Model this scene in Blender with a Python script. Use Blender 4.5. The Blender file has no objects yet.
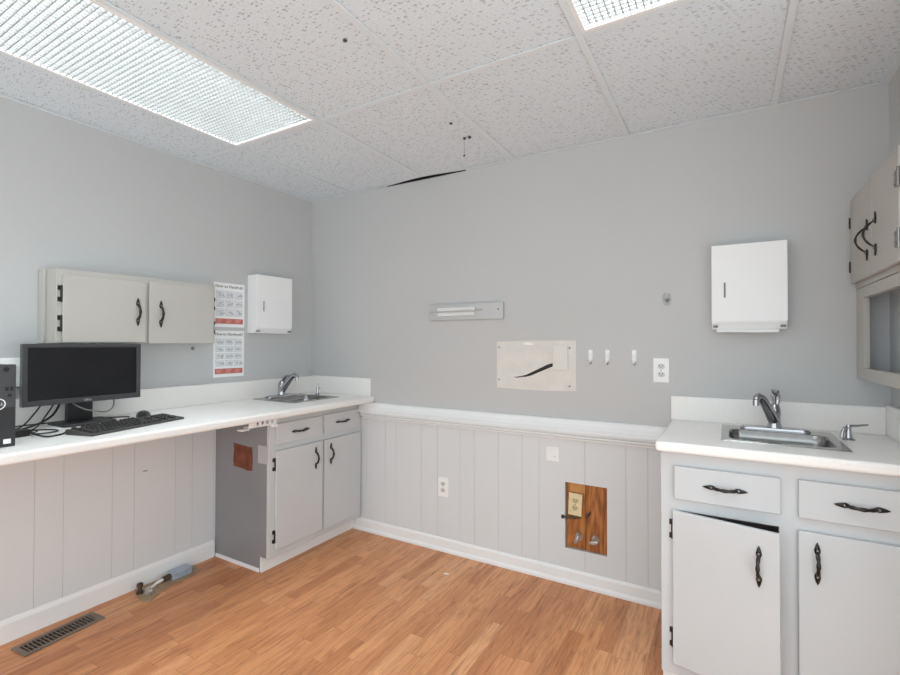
import bpy, bmesh, math, random
from mathutils import Vector, Matrix
random.seed(7)
PI = math.pi
SC = bpy.context.scene
COL = SC.collection
W, H, YF = 3.22, 2.3193, -3.9        # room width, ceiling height, open front end

# ------------------------------------------------------------------ camera
cam_d = bpy.data.cameras.new('camera'); cam = bpy.data.objects.new('camera', cam_d); COL.objects.link(cam)
cam_d.sensor_width = 36.0
cam_d.lens = 473.7058 / 900 * 36.0
cam_d.clip_start = 0.05
_yaw, _pit, _rol = 0.5298, 0.0112, 0.0020
fw = Vector((-math.sin(_yaw) * math.cos(_pit), math.cos(_yaw) * math.cos(_pit), math.sin(_pit)))
rt = Vector((math.cos(_yaw), math.sin(_yaw), 0)); up = rt.cross(fw)
rt2 = rt * math.cos(_rol) + up * math.sin(_rol); up2 = up * math.cos(_rol) - rt * math.sin(_rol)
cam.matrix_world = Matrix(((rt2.x, up2.x, -fw.x, 2.6591), (rt2.y, up2.y, -fw.y, -2.5113), (rt2.z, up2.z, -fw.z, 1.2783), (0, 0, 0, 1)))
SC.camera = cam

# ------------------------------------------------------------------ world, view
LAMP_STRENGTH = 12.0
world = bpy.data.worlds.new('world'); SC.world = world; world.use_nodes = True
bg = world.node_tree.nodes['Background']
bg.inputs[0].default_value = (0.885, 0.97, 1.0, 1); bg.inputs[1].default_value = 1.98
SC.view_settings.view_transform = 'Standard'
try: SC.view_settings.look = 'None'
except Exception: pass
SC.view_settings.gamma = 1.0
SC.view_settings.use_curve_mapping = False
SC.view_settings.exposure = 0.0

# ------------------------------------------------------------------ helpers
def lin(c):
    return tuple(((v / 255) / 12.92 if v / 255 <= 0.04045 else ((v / 255 + 0.055) / 1.055) ** 2.4) for v in c) + (1,)

class NT:
    def __init__(s, name):
        s.m = bpy.data.materials.new(name); s.m.use_nodes = True
        s.t = s.m.node_tree; s.n = s.t.nodes; s.b = s.n['Principled BSDF']
    def new(s, typ, **kw):
        n = s.n.new(typ)
        for k, v in kw.items():
            if k.startswith('i_'):
                key = k[2:]; key = int(key) if key.isdigit() else key
                n.inputs[key].default_value = v
            else: setattr(n, k, v)
        return n
    def link(s, a, b): s.t.links.new(a, b)
    def math(s, op, a, b=None):
        n = s.n.new('ShaderNodeMath'); n.operation = op
        for i, v in enumerate((a, b)):
            if v is None: continue
            if isinstance(v, (int, float)): n.inputs[i].default_value = v
            else: s.link(v, n.inputs[i])
        return n.outputs[0]
    def ramp(s, fac, stops):
        r = s.n.new('ShaderNodeValToRGB'); e = r.color_ramp.elements
        while len(e) < len(stops): e.new(0.5)
        for i, (p, c) in enumerate(stops): e[i].position = p; e[i].color = c
        s.link(fac, r.inputs[0]); return r.outputs[0]

def mat(name, rgb, rough=0.5, metal=0.0, var=0.04, vscale=6.0, bump=0.0, bscale=60.0, spec=0.5, aniso=None, coat=0.0):
    k = NT(name); c = lin(rgb)
    geo = k.new('ShaderNodeNewGeometry')
    nz = k.new('ShaderNodeTexNoise', i_Scale=vscale, i_Detail=4.0)
    k.link(geo.outputs['Position'], nz.inputs['Vector'])
    lo = tuple(max(0, v * (1 - var)) for v in c[:3]) + (1,); hi = tuple(min(1, v * (1 + var)) for v in c[:3]) + (1,)
    k.link(k.ramp(nz.outputs[0], [(0.3, lo), (0.7, hi)]), k.b.inputs['Base Color'])
    k.b.inputs['Roughness'].default_value = rough; k.b.inputs['Metallic'].default_value = metal
    k.b.inputs['Specular IOR Level'].default_value = spec
    if coat: k.b.inputs['Coat Weight'].default_value = coat
    if bump:
        n2 = k.new('ShaderNodeTexNoise', i_Scale=bscale, i_Detail=3.0)
        v = geo.outputs['Position']
        if aniso:
            mp = k.new('ShaderNodeMapping'); mp.inputs['Scale'].default_value = aniso; k.link(v, mp.inputs[0]); v = mp.outputs[0]
        k.link(v, n2.inputs['Vector'])
        b = k.new('ShaderNodeBump', i_Strength=bump, i_Distance=0.002)
        k.link(n2.outputs[0], b.inputs['Height']); k.link(b.outputs[0], k.b.inputs['Normal'])
    return k.m

class MB:
    def __init__(s): s.bm = bmesh.new()
    def add(s, verts, faces, M=None):
        vs = [s.bm.verts.new((M @ Vector(v)) if M else v) for v in verts]
        for f in faces:
            try: s.bm.faces.new([vs[i] for i in f])
            except ValueError: pass
        return s
    def box(s, x0, x1, y0, y1, z0, z1, M=None):
        if x0 > x1: x0, x1 = x1, x0
        if y0 > y1: y0, y1 = y1, y0
        if z0 > z1: z0, z1 = z1, z0
        v = [(x, y, z) for x in (x0, x1) for y in (y0, y1) for z in (z0, z1)]
        return s.add(v, [(0, 1, 3, 2), (4, 6, 7, 5), (0, 4, 5, 1), (2, 3, 7, 6), (0, 2, 6, 4), (1, 5, 7, 3)], M)
    def loft(s, rings, cap0=True, cap1=True, closed=True, M=None):
        n = len(rings[0]); v = [p for r in rings for p in r]; f = []
        for i in range(len(rings) - 1):
            for j in range(n if closed else n - 1):
                a = i * n + j; b = i * n + (j + 1) % n
                f.append((a, b, b + n, a + n))
        if cap0: f.append(tuple(reversed(range(n))))
        if cap1: f.append(tuple(range((len(rings) - 1) * n, len(rings) * n)))
        return s.add(v, f, M)
    def tube(s, pts, r, seg=10, M=None, flat=1.0):
        P = [Vector(p) for p in pts]; R = r if isinstance(r, (list, tuple)) else [r] * len(P)
        rings = []; ref = None
        for i, p in enumerate(P):
            t = (P[min(i + 1, len(P) - 1)] - P[max(i - 1, 0)]).normalized()
            if ref is None:
                ref = Vector((0, 0, 1)) if abs(t.z) < 0.9 else Vector((1, 0, 0))
            u = (ref - t * ref.dot(t)).normalized(); w = t.cross(u); ref = u
            rings.append([tuple(p + (u * math.cos(2 * PI * k / seg) * flat + w * math.sin(2 * PI * k / seg)) * R[i]) for k in range(seg)])
        return s.loft(rings, M=M)
    def cyl(s, p0, p1, r0, r1=None, seg=20, M=None):
        return s.tube([p0, p1], [r0, r0 if r1 is None else r1], seg, M)
    def lathe(s, prof, c=(0, 0, 0), seg=24, M=None):
        rings = [[(c[0] + r * math.cos(2 * PI * k / seg), c[1] + r * math.sin(2 * PI * k / seg), c[2] + z) for k in range(seg)] for r, z in prof]
        return s.loft(rings, M=M)
    def prism(s, poly, axis, a, b, M=None):
        # poly in the two remaining axes, extruded from a to b
        def p(u, v, t): return {'x': (t, u, v), 'y': (u, t, v), 'z': (u, v, t)}[axis]
        return s.loft([[p(u, v, a) for u, v in poly], [p(u, v, b) for u, v in poly]], M=M)
    def ball(s, c, r, sc=(1, 1, 1), seg=14, M=None):
        rings = []
        for i in range(1, 8):
            th = PI * i / 8
            rings.append([(c[0] + sc[0] * r * math.sin(th) * math.cos(2 * PI * k / seg), c[1] + sc[1] * r * math.sin(th) * math.sin(2 * PI * k / seg), c[2] - sc[2] * r * math.cos(th)) for k in range(seg)])
        return s.loft(rings, M=M)
    def mesh(s, name):
        bmesh.ops.recalc_face_normals(s.bm, faces=s.bm.faces[:])
        me = bpy.data.meshes.new(name); s.bm.to_mesh(me); s.bm.free(); return me

def obj(name, mb, material, parent=None, bevel=0.0, seg=2, smooth=False, loc=None, label=None, kind=None):
    me = mb if isinstance(mb, bpy.types.Mesh) else mb.mesh(name)
    o = bpy.data.objects.new(name, me); COL.objects.link(o)
    if material and not me.materials: me.materials.append(material)
    if parent: o.parent = parent
    if loc: o.location = loc
    if smooth:
        for p in me.polygons: p.use_smooth = True
        try: me.set_sharp_from_angle(angle=math.radians(40))
        except Exception: pass
    if bevel:
        b = o.modifiers.new('bevel', 'BEVEL'); b.width = bevel; b.segments = seg; b.limit_method = 'ANGLE'; b.angle_limit = math.radians(40)
    if label: o['label'] = label
    if kind: o['kind'] = kind
    return o

def tag(o, label, cat, group=None):
    o['label'] = label; o['category'] = cat
    if group: o['group'] = group
    return o
def thing(name, label, cat, loc=(0, 0, 0), rz=0, group=None):
    o = bpy.data.objects.new(name, None); COL.objects.link(o); o.empty_display_size = 0.05
    o.location = loc; o.rotation_euler = (0, 0, rz)
    return tag(o, label, cat, group)

def cut(o, *cutters):
    """bake boolean holes into o's mesh"""
    tmp = []
    for mb in cutters:
        c = bpy.data.objects.new('cutter', mb.mesh('cutter')); COL.objects.link(c); c.parent = o.parent; tmp.append(c)
        m = o.modifiers.new('cut', 'BOOLEAN'); m.operation = 'DIFFERENCE'; m.object = c; m.solver = 'EXACT'
    mods = [m for m in o.modifiers if m.type != 'BOOLEAN']; saved = [(m.width, m.segments) for m in mods]
    for m in mods: o.modifiers.remove(m)
    bpy.context.view_layer.update()
    dg = bpy.context.evaluated_depsgraph_get()
    me = bpy.data.meshes.new_from_object(o.evaluated_get(dg))
    o.modifiers.clear(); o.data = me
    for c in tmp: bpy.data.objects.remove(c)
    for w, s in saved:
        b = o.modifiers.new('bevel', 'BEVEL'); b.width = w; b.segments = s; b.limit_method = 'ANGLE'; b.angle_limit = math.radians(40)
    return o

def text_mesh(body, size, extrude=0.0003, align='CENTER'):
    cu = bpy.data.curves.new('lettering', 'FONT'); cu.body = body; cu.size = size; cu.extrude = extrude; cu.align_x = align; cu.align_y = 'CENTER'
    o = bpy.data.objects.new('lettering', cu); COL.objects.link(o)
    bpy.context.view_layer.update()
    me = bpy.data.meshes.new_from_object(o.evaluated_get(bpy.context.evaluated_depsgraph_get()))
    bpy.data.objects.remove(o)
    me.transform(Matrix.Rotation(PI / 2, 4, 'X'))        # upright, facing -Y
    return me

def rrect(cx, cy, hx, hy, r, z, n=6):
    pts = []
    for (sx, sy, a0) in ((1, 1, 0), (-1, 1, PI / 2), (-1, -1, PI), (1, -1, 3 * PI / 2)):
        for k in range(n + 1):
            a = a0 + PI / 2 * k / n
            pts.append((cx + sx * (hx - r) + r * math.cos(a), cy + sy * (hy - r) + r * math.sin(a), z))
    return pts

# ------------------------------------------------------------------ materials
M_WALL = mat('wall_paint', (199, 199, 199), 0.75, var=0.015, vscale=1.5, bump=0.12, bscale=180)
M_PANEL = mat('panel_paint', (222, 224, 226), 0.55, var=0.015, vscale=2.0, bump=0.1, bscale=30, aniso=(1, 1, 0.1))
M_TRIM = mat('trim_paint', (242, 242, 242), 0.4, var=0.015)
M_CAB = mat('cabinet_paint', (206, 208, 210), 0.42, var=0.02, vscale=3, bump=0.08, bscale=25, aniso=(1, 1, 0.15))
M_CABSIDE = mat('dark_side_grey', (140, 140, 143), 0.35, var=0.05, vscale=3, bump=0.08, bscale=30)
M_PLENUM = mat('plenum_dark', (70, 62, 56), 0.7)  # dark tone of the unseen closure above the ceiling
M_COUNTER = mat('white_laminate', (246, 243, 240), 0.32, var=0.02, vscale=90)
M_STEEL = mat('brushed_steel', (158, 157, 156), 0.22, 1.0, var=0.06, vscale=20, bump=0.05, bscale=80, aniso=(0.1, 1, 1))
M_CHROME = mat('chrome', (178, 179, 183), 0.08, 1.0, var=0.02)
M_BRONZE = mat('dark_bronze', (64, 61, 59), 0.30, 0.85, var=0.25, vscale=90)
M_PEWTER = mat('pewter_rivet', (150, 148, 145), 0.25, 0.9)
M_CABU = mat('warm_cabinet_paint', (188, 184, 178), 0.42, var=0.02, vscale=3, bump=0.08, bscale=25, aniso=(1, 1, 0.15))
M_WHITE = mat('white_enamel', (246, 246, 246), 0.35, var=0.01)
M_WPLASTIC = mat('white_plastic', (247, 247, 246), 0.4, var=0.01)
M_CREAM = mat('cream_plastic', (232, 214, 172), 0.5, var=0.08, vscale=40)
M_DARK = mat('dark_slot', (25, 25, 26), 0.6)
M_GREYSLOT = mat('grey_slot', (120, 120, 122), 0.5)
M_PAPER = mat('paper', (246, 246, 246), 0.8, var=0.01)
M_INK = mat('ink', (60, 60, 66), 0.8)
M_SKETCH = mat('sketch_grey', (192, 195, 198), 0.8, var=0.2, vscale=120)
M_SKETCHBG = mat('sketch_ground', (226, 228, 230), 0.8, var=0.02)
M_RED = mat('poster_red', (196, 112, 102), 0.8, var=0.05, vscale=40)
M_PINKINK = mat('poster_pale', (232, 170, 160), 0.8)
M_BLACKP = mat('black_plastic', (38, 38, 40), 0.45, var=0.08, vscale=20, bump=0.05, bscale=300)
M_GREYP = mat('charcoal_plastic', (66, 67, 71), 0.45, var=0.08, vscale=20)
M_BEZEL = mat('bezel_plastic', (64, 64, 66), 0.4, var=0.05)
M_SCREEN = mat('dark_screen', (24, 24, 28), 0.35, spec=0.3, var=0.2, vscale=8)
M_KEY = mat('key_plastic', (52, 51, 50), 0.5, var=0.1, vscale=60)
M_KEYBASE = mat('keyboard_plastic', (74, 72, 69), 0.5, var=0.06)
M_RUBBER = mat('cable_rubber', (34, 33, 33), 0.5)
M_CABLEGREY = mat('cable_grey', (120, 118, 114), 0.5)
M_PATCH = mat('bare_drywall', (224, 221, 214), 0.9, var=0.05, vscale=14, bump=0.1, bscale=90)
M_BROWN = mat('bare_brown_board', (120, 68, 46), 0.8, var=0.35, vscale=25)
M_VENT = mat('vent_brown', (128, 114, 102), 0.45, 0.3, var=0.08, vscale=30)
M_GALV = mat('galvanised_steel', (176, 192, 208), 0.45, 0.35, var=0.15, vscale=40)
M_TAN = mat('tan_plate', (166, 142, 112), 0.6, var=0.15, vscale=20)
M_RUST = mat('old_brass', (92, 80, 66), 0.5, 0.6, var=0.35, vscale=60)
M_ZINC = mat('dull_zinc', (190, 188, 184), 0.35, 0.7, var=0.1, vscale=40)
M_BAR = mat('ceiling_bar', (230, 237, 241), 0.5, var=0.01)
M_STRIPMETAL = mat('strip_metal', (196, 196, 196), 0.35, 0.2, var=0.03)
M_LOUVER = mat('louver_white', (168, 168, 167), 0.4, var=0.01)

def floor_mat():
    k = NT('laminate_planks'); geo = k.new('ShaderNodeNewGeometry'); sp = k.new('ShaderNodeSeparateXYZ'); k.link(geo.outputs['Position'], sp.inputs[0])
    x, y = sp.outputs[0], sp.outputs[1]
    sw = 0.066; L = 0.52
    xr = k.math('DIVIDE', x, sw); row = k.math('FLOOR', xr); fx = k.math('FRACT', xr)
    wn = k.new('ShaderNodeTexWhiteNoise', noise_dimensions='1D'); k.link(row, wn.inputs['W'])
    yy = k.math('ADD', k.math('DIVIDE', y, L), k.math('MULTIPLY', wn.outputs[0], 7.0)); col = k.math('FLOOR', yy); fy = k.math('FRACT', yy)
    cb = k.new('ShaderNodeCombineXYZ'); k.link(row, cb.inputs[0]); k.link(col, cb.inputs[1])
    w2 = k.new('ShaderNodeTexWhiteNoise', noise_dimensions='3D'); k.link(cb.outputs[0], w2.inputs['Vector'])
    base = k.ramp(w2.outputs[0], [(0.0, lin((200, 133, 88))), (0.35, lin((213, 147, 100))), (0.7, lin((221, 156, 108))), (1.0, lin((229, 169, 123)))])
    cv = k.new('ShaderNodeCombineXYZ')
    k.link(k.math('ADD', k.math('MULTIPLY', x, 55.0), k.math('MULTIPLY', w2.outputs[0], 40.0)), cv.inputs[0])
    k.link(k.math('MULTIPLY', y, 4.5), cv.inputs[1]); k.link(k.math('MULTIPLY', w2.outputs[0], 23.0), cv.inputs[2])
    g = k.new('ShaderNodeTexNoise', i_Scale=1.0, i_Detail=6.0, i_Roughness=0.65, i_Distortion=1.2); k.link(cv.outputs[0], g.inputs['Vector'])
    grain = k.ramp(g.outputs[0], [(0.28, (0.50, 0.43, 0.38, 1)), (0.44, (0.84, 0.80, 0.78, 1)), (0.56, (1, 1, 1, 1)), (0.75, (1.12, 1.12, 1.12, 1))])
    mx = k.new('ShaderNodeMix', data_type='RGBA', blend_type='MULTIPLY'); mx.inputs[0].default_value = 1.0
    k.link(base, mx.inputs[6]); k.link(grain, mx.inputs[7])
    e1 = k.math('LESS_THAN', fx, 0.03); e2 = k.math('LESS_THAN', fy, 0.006)
    gap = k.math('MAXIMUM', e1, e2)
    m2 = k.new('ShaderNodeMix', data_type='RGBA', blend_type='MULTIPLY'); k.link(k.math('MULTIPLY', gap, 0.35), m2.inputs[0])
    k.link(mx.outputs[2], m2.inputs[6]); m2.inputs[7].default_value = (0.3, 0.22, 0.18, 1)
    k.link(m2.outputs[2], k.b.inputs['Base Color'])
    k.b.inputs['Roughness'].default_value = 0.38; k.b.inputs['Specular IOR Level'].default_value = 0.4
    return k.m
M_FLOOR = floor_mat()

def tile_mat():
    k = NT('fissured_tile'); geo = k.new('ShaderNodeNewGeometry')
    nz = k.new('ShaderNodeTexNoise', i_Scale=9.0, i_Detail=2.0); k.link(geo.outputs['Position'], nz.inputs['Vector'])
    ds = k.new('ShaderNodeVectorMath', operation='MULTIPLY_ADD'); k.link(nz.outputs['Color'], ds.inputs[0]); ds.inputs[1].default_value = (0.03, 0.03, 0.0); k.link(geo.outputs['Position'], ds.inputs[2])
    mp = k.new('ShaderNodeMapping'); mp.inputs['Rotation'].default_value = (0, 0, 0.15); mp.inputs['Scale'].default_value = (46, 125, 0.0); k.link(ds.outputs[0], mp.inputs[0])
    v = k.new('ShaderNodeTexVoronoi', i_Scale=1.0, voronoi_dimensions='2D'); k.link(mp.outputs[0], v.inputs['Vector'])
    sc = k.new('ShaderNodeSeparateColor'); k.link(v.outputs['Color'], sc.inputs[0])
    thr = k.math('MULTIPLY', k.math('POWER', sc.outputs[0], 2.5), 0.37)
    hole = k.math('LESS_THAN', v.outputs['Distance'], thr)
    mp2 = k.new('ShaderNodeMapping'); mp2.inputs['Scale'].default_value = (150, 190, 0.0); k.link(geo.outputs['Position'], mp2.inputs[0])
    v2 = k.new('ShaderNodeTexVoronoi', i_Scale=1.0, voronoi_dimensions='2D'); k.link(mp2.outputs[0], v2.inputs['Vector'])
    sc2 = k.new('ShaderNodeSeparateColor'); k.link(v2.outputs['Color'], sc2.inputs[0])
    pin = k.math('MULTIPLY', k.math('LESS_THAN', v2.outputs['Distance'], k.math('MULTIPLY', sc2.outputs[0], 0.34)), 0.30)
    hm = k.math('MAXIMUM', k.math('MULTIPLY', hole, 0.8), pin)
    mx = k.new('ShaderNodeMix', data_type='RGBA'); k.link(hm, mx.inputs[0]); mx.inputs[6].default_value = lin((231, 239, 245)); mx.inputs[7].default_value = lin((172, 177, 181))
    k.link(mx.outputs[2], k.b.inputs['Base Color']); k.b.inputs['Roughness'].default_value = 0.95; k.b.inputs['Specular IOR Level'].default_value = 0.1
    return k.m
M_TILE = tile_mat()

def wood_mat():
    k = NT('stained_board'); geo = k.new('ShaderNodeNewGeometry')
    mp = k.new('ShaderNodeMapping'); mp.inputs['Scale'].default_value = (42, 1, 5); k.link(geo.outputs['Position'], mp.inputs[0])
    n = k.new('ShaderNodeTexNoise', i_Scale=1.0, i_Detail=6.0, i_Distortion=1.5); k.link(mp.outputs[0], n.inputs['Vector'])
    k.link(k.ramp(n.outputs[0], [(0.25, lin((110, 62, 26))), (0.45, lin((158, 94, 42))), (0.6, lin((184, 116, 56))), (0.8, lin((204, 142, 78)))]), k.b.inputs['Base Color'])
    k.b.inputs['Roughness'].default_value = 0.55
    return k.m
M_WOOD = wood_mat()
M_WOODL = mat('pale_board', (196, 140, 82), 0.6, var=0.15, vscale=18)

def emit_mat():
    k = NT('lamp_light'); k.b.inputs['Base Color'].default_value = (0.9, 0.9, 0.9, 1)
    k.b.inputs['Emission Color'].default_value = (0.87, 0.96, 1.0, 1); k.b.inputs['Emission Strength'].default_value = LAMP_STRENGTH
    return k.m
M_EMIT = emit_mat()

# ================================================================== SETTING
FX0, FX1 = 1.905, 2.123; FZ0, FZ1 = 0.184, 0.534            # cut-out in the lower back wall
def S(name, mb, m, **kw): return obj(name, mb, m, kind='structure', **kw)
fl = S('floor', MB().box(-0.12, W + 0.12, YF, 0.12, -0.1, 0), M_FLOOR)
cut(fl, MB().box(-0.036, 0.036, -0.130, 0.130, -0.085, 0.02, M=Matrix.Translation((0.128, -1.567, 0)) @ Matrix.Rotation(0.095, 4, 'Z')))
wb = S('wall_back', MB().box(-0.12, W + 0.12, 0, 0.12, 0.80, H + 0.0005)
       .box(-0.12, FX0, 0.0022, 0.12, 0, 0.80).box(FX1, W + 0.12, 0.0022, 0.12, 0, 0.80)
       .box(FX0, FX1, 0.0022, 0.12, 0, FZ0).box(FX0, FX1, 0.0022, 0.12, FZ1, 0.80).box(FX0, FX1, 0.06, 0.12, FZ0, FZ1), M_WALL)
wl = S('wall_left', MB().box(-0.12, 0, YF, 0, 0.88, H + 0.28).box(-0.12, -0.0022, YF, 0, 0, 0.88), M_WALL)
wr = S('wall_right', MB().box(W, W + 0.12, -1.05, 0, 0, H + 0.28), M_WALL)  # stops short: unseen opening added so world light brightens the left side
# paneling with grooves
g = [0.0, 0.53, 0.69, 0.78, 0.98, 1.10, 1.26, 1.36, 1.515, 1.66, 1.76, 2.011, 2.216, 2.319, 2.46, 2.8, W]
mb = MB()
for a, b in zip(g[:-1], g[1:]):
    a += 0.0011; b -= 0.0011
    if b <= FX0 or a >= FX1: mb.box(a, b, 0, 0.003, 0, 0.80)
    else:
        mb.box(a, b, 0, 0.003, 0, FZ0); mb.box(a, b, 0, 0.003, FZ1, 0.80)
        if a < FX0: mb.box(a, FX0, 0, 0.003, FZ0, FZ1)
        if b > FX1: mb.box(FX1, b, 0, 0.003, FZ0, FZ1)
obj('wainscot_panel', mb, M_PANEL, wb, bevel=0.0008, seg=1)
mb = MB()
g = [YF, -3.4, -3.0, -2.6, -2.4, -2.2, -1.92, -1.76, -1.62, -1.513, -1.311, -1.209, -0.997, -0.90, -0.77, -0.4, 0]
for a, b in zip(g[:-1], g[1:]): mb.box(-0.003, 0, a + 0.0011, b - 0.0011, 0, 0.88)
obj('wainscot_panel', mb, M_PANEL, wl, bevel=0.0008, seg=1)
# baseboards with shoe moulding
bp = [(0, 0), (-0.022, 0), (-0.022, 0.012), (-0.016, 0.02), (-0.012, 0.024), (-0.012, 0.066), (-0.009, 0.072), (-0.006, 0.076), (0, 0.078)]
S('baseboard_back', MB().prism(bp, 'x', 0.42, 2.45), M_TRIM)
bp2 = [(0, 0), (0.014, 0), (0.014, 0.078), (0.010, 0.088), (0.005, 0.096), (0, 0.097)]
S('baseboard_left', MB().prism(bp2, 'y', YF, -0.770), M_TRIM)
# chair rail across the back wall
cp = [(0.0, 0.874), (-0.020, 0.874), (-0.028, 0.866), (-0.034, 0.850), (-0.046, 0.832), (-0.060, 0.820), (-0.060, 0.812), (-0.024, 0.808),
      (-0.022, 0.794), (-0.038, 0.792), (-0.038, 0.785), (-0.010, 0.782), (-0.010, 0.776), (-0.020, 0.774), (-0.020, 0.767), (-0.004, 0.765), (0.0, 0.765)]
S('trim_1', MB().prism(cp, 'x', 0.492, 2.47), M_TRIM)

# ceiling: grid of lay-in tiles
GX = [0.0, 0.4005, 1.0101, 1.6197, 2.2293, 2.8389, W]
GY = [0.0, -0.9107, -2.1299, -3.3491, YF]
LIGHTS = [(1, 1), (4, 1)]
def gap_y(x):        # the warped edge of the tile at the back wall
    t = (x - 0.70) / (1.30 - 0.70)
    return -0.029 * math.sin(PI * t) ** 1.4 if 0 < t < 1 else 0.0
mb = MB()
for i in range(6):
    for j in range(4):
        if (i, j) in LIGHTS: continue
        x0, x1, y1, y0 = GX[i] + 0.001, GX[i + 1] - 0.001, GY[j], GY[j + 1]
        if j == 0:
            n = 24; top = [(x0 + (x1 - x0) * k / n) for k in range(n + 1)]
            mb.prism([(x0, y0), (x1, y0)] + [(x, gap_y(x)) for x in reversed(top)], 'z', H + 0.0065, H + 0.020)
        else: mb.box(x0, x1, y0, y1, H + 0.0065, H + 0.020)
ceil = S('ceiling', mb, M_TILE)
mb = MB()
for x in GX[1:-1]: mb.box(x - 0.012, x + 0.012, YF, -0.048 if 0.8 < x < 1.2 else -0.0225, H, H + 0.0038)
for j, y in enumerate(GY[1:-1]):
    for i in range(6): mb.box(GX[i] + 0.012, GX[i + 1] - 0.012, y - 0.012, y + 0.012, H + 0.0005, H + 0.0038)
obj('ceiling_grid', mb, M_BAR, ceil, bevel=0.0006, seg=1)
mb = MB()
for a, b in ((0.0, 0.70), (1.30, W)): mb.box(a, b, -0.022, 0.03, H + 0.0003, H + 0.0036)
mb.box(0, 0.022, YF, -0.022, H, H + 0.0036); mb.box(W - 0.022, W, -1.05, -0.022, H, H + 0.0036)
S('trim_2', mb, M_BAR)
S('plenum_closure', MB().box(-0.12, W + 0.12, YF, 0.12, H + 0.28, H + 0.34).box(-0.12, W + 0.12, YF - 0.05, YF, H, H + 0.34).box(W, W + 0.12, YF, -1.05, H, H + 0.28).box(-0.12, W + 0.12, 0.09, 0.12, H + 0.001, H + 0.28), M_PLENUM)  # unseen closure added above the ceiling, coloured dark so the tile gap stays black

# ------------------------------------------------------------------ ceiling lights
def ceiling_light(i, j, label):
    x0, x1, y1, y0 = GX[i] + 0.012, GX[i + 1] - 0.012, GY[j] - 0.012, GY[j + 1] + 0.012
    t = thing('ceiling_light', label, 'ceiling light', ((x0 + x1) / 2, (y0 + y1) / 2, H), 0, 'recessed ceiling lights')
    hx, hy = (x1 - x0) / 2, (y1 - y0) / 2
    f = 0.014
    mb = MB()
    mb.box(-hx, -hx + f, -hy, hy, -0.001, 0.11).box(hx - f, hx, -hy, hy, -0.001, 0.11).box(-hx + f, hx - f, -hy, -hy + f, -0.001, 0.11).box(-hx + f, hx - f, hy - f, hy, -0.001, 0.11).box(-hx, hx, -hy, hy, 0.11, 0.114)
    obj('housing', mb, M_WHITE, t)
    ax, ay = hx - f, hy - f
    mb = MB(); p = 0.0200; n = int(2 * ax / p); px = 2 * ax / n
    for k in range(1, n): mb.box(-ax + k * px - 0.0012, -ax + k * px + 0.0012, -ay, ay, 0.0, 0.018)
    n = int(2 * ay / p); py = 2 * ay / n
    for k in range(1, n): mb.box(-ax, ax, -ay + k * py - 0.0016, -ay + k * py + 0.0016, 0.0003, 0.0183)
    obj('louver', mb, M_LOUVER, t)
    obj('lamp_panel', MB().box(-ax, ax, -ay, ay, 0.06, 0.066), M_EMIT, t)
ceiling_light(1, 1, 'long louvered fluorescent ceiling light over the computer counter')
ceiling_light(4, 1, 'louvered fluorescent ceiling light cut off by the top of the photo, nearer the right sink')

# ------------------------------------------------------------------ hardware
def handle_mesh(horizontal=False, L=0.138, k=1.0, bow=0.022):
    mb = MB(); h = L / 2
    for s in (-1, 1):    # spear shaped end plates
        pl = [(0.0, s * h), (0.0045, s * (h - 0.010)), (0.0065, s * (h - 0.018)), (0.0085, s * (h - 0.026)), (0.0075, s * (h - 0.033)), (0.004, s * (h - 0.040)),
              (-0.004, s * (h - 0.040)), (-0.0075, s * (h - 0.033)), (-0.0085, s * (h - 0.026)), (-0.0065, s * (h - 0.018)), (-0.0045, s * (h - 0.010))]
        mb.prism(pl, 'y', 0.0, -0.0045)
    pts, rad = [], []
    n = 16; kk = k
    for k in range(n + 1):
        t = k / n; z = -(h - 0.030) + 2 * (h - 0.030) * t
        pts.append((0, -0.004 - bow * math.sin(PI * t) ** 0.8, z))
        rad.append(kk * (0.0034 + 0.0022 * abs(math.sin(3 * PI * t)) + 0.0012 * math.sin(PI * t)))
    mb.tube(pts, rad, 10)
    nf = len(mb.bm.faces)
    for s in (-1, 1): mb.ball((0, -0.0055, s * (h - 0.027)), 0.0046, seg=10)
    me = mb.mesh('handle')
    for p in me.polygons[nf:]: p.material_index = 1
    if horizontal: me.transform(Matrix.Rotation(PI / 2, 4, 'Y'))
    me.materials.append(M_BRONZE); me.materials.append(M_PEWTER)
    for p in me.polygons: p.use_smooth = True
    return me
HV, HH = handle_mesh(), handle_mesh(True)
HB2 = handle_mesh(False, 0.150, 0.62, 0.030)
def put(name, me, parent, loc, rot=(0, 0, 0), label=None):
    o = bpy.data.objects.new(name, me); COL.objects.link(o); o.parent = parent; o.location = loc; o.rotation_euler = rot
    if label: o['label'] = label
    return o
def hinge_mesh(m, L=0.074):
    mb = MB()
    for z in (-L / 2 + 0.012, L / 2 - 0.012): mb.box(-0.015, -0.002, -0.004, 0, z - 0.010, z + 0.010)
    mb.cyl((-0.003, -0.007, -L / 2 + 0.006), (-0.003, -0.007, L / 2 - 0.006), 0.0042, seg=10)
    for z in (-L / 2 + 0.020, L / 2 - 0.020, 0): mb.cyl((-0.003, -0.007, z - 0.0015), (-0.003, -0.007, z + 0.0015), 0.0044, seg=10)
    for q in (-1, 1): mb.tube([(-0.003, -0.007, q * (L / 2 - 0.007)), (-0.003, -0.007, q * (L / 2 - 0.003)), (-0.003, -0.007, q * L / 2)], [0.003, 0.0048, 0.0015], 10)
    me = mb.mesh('hinge'); me.materials.append(m); return me
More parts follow.
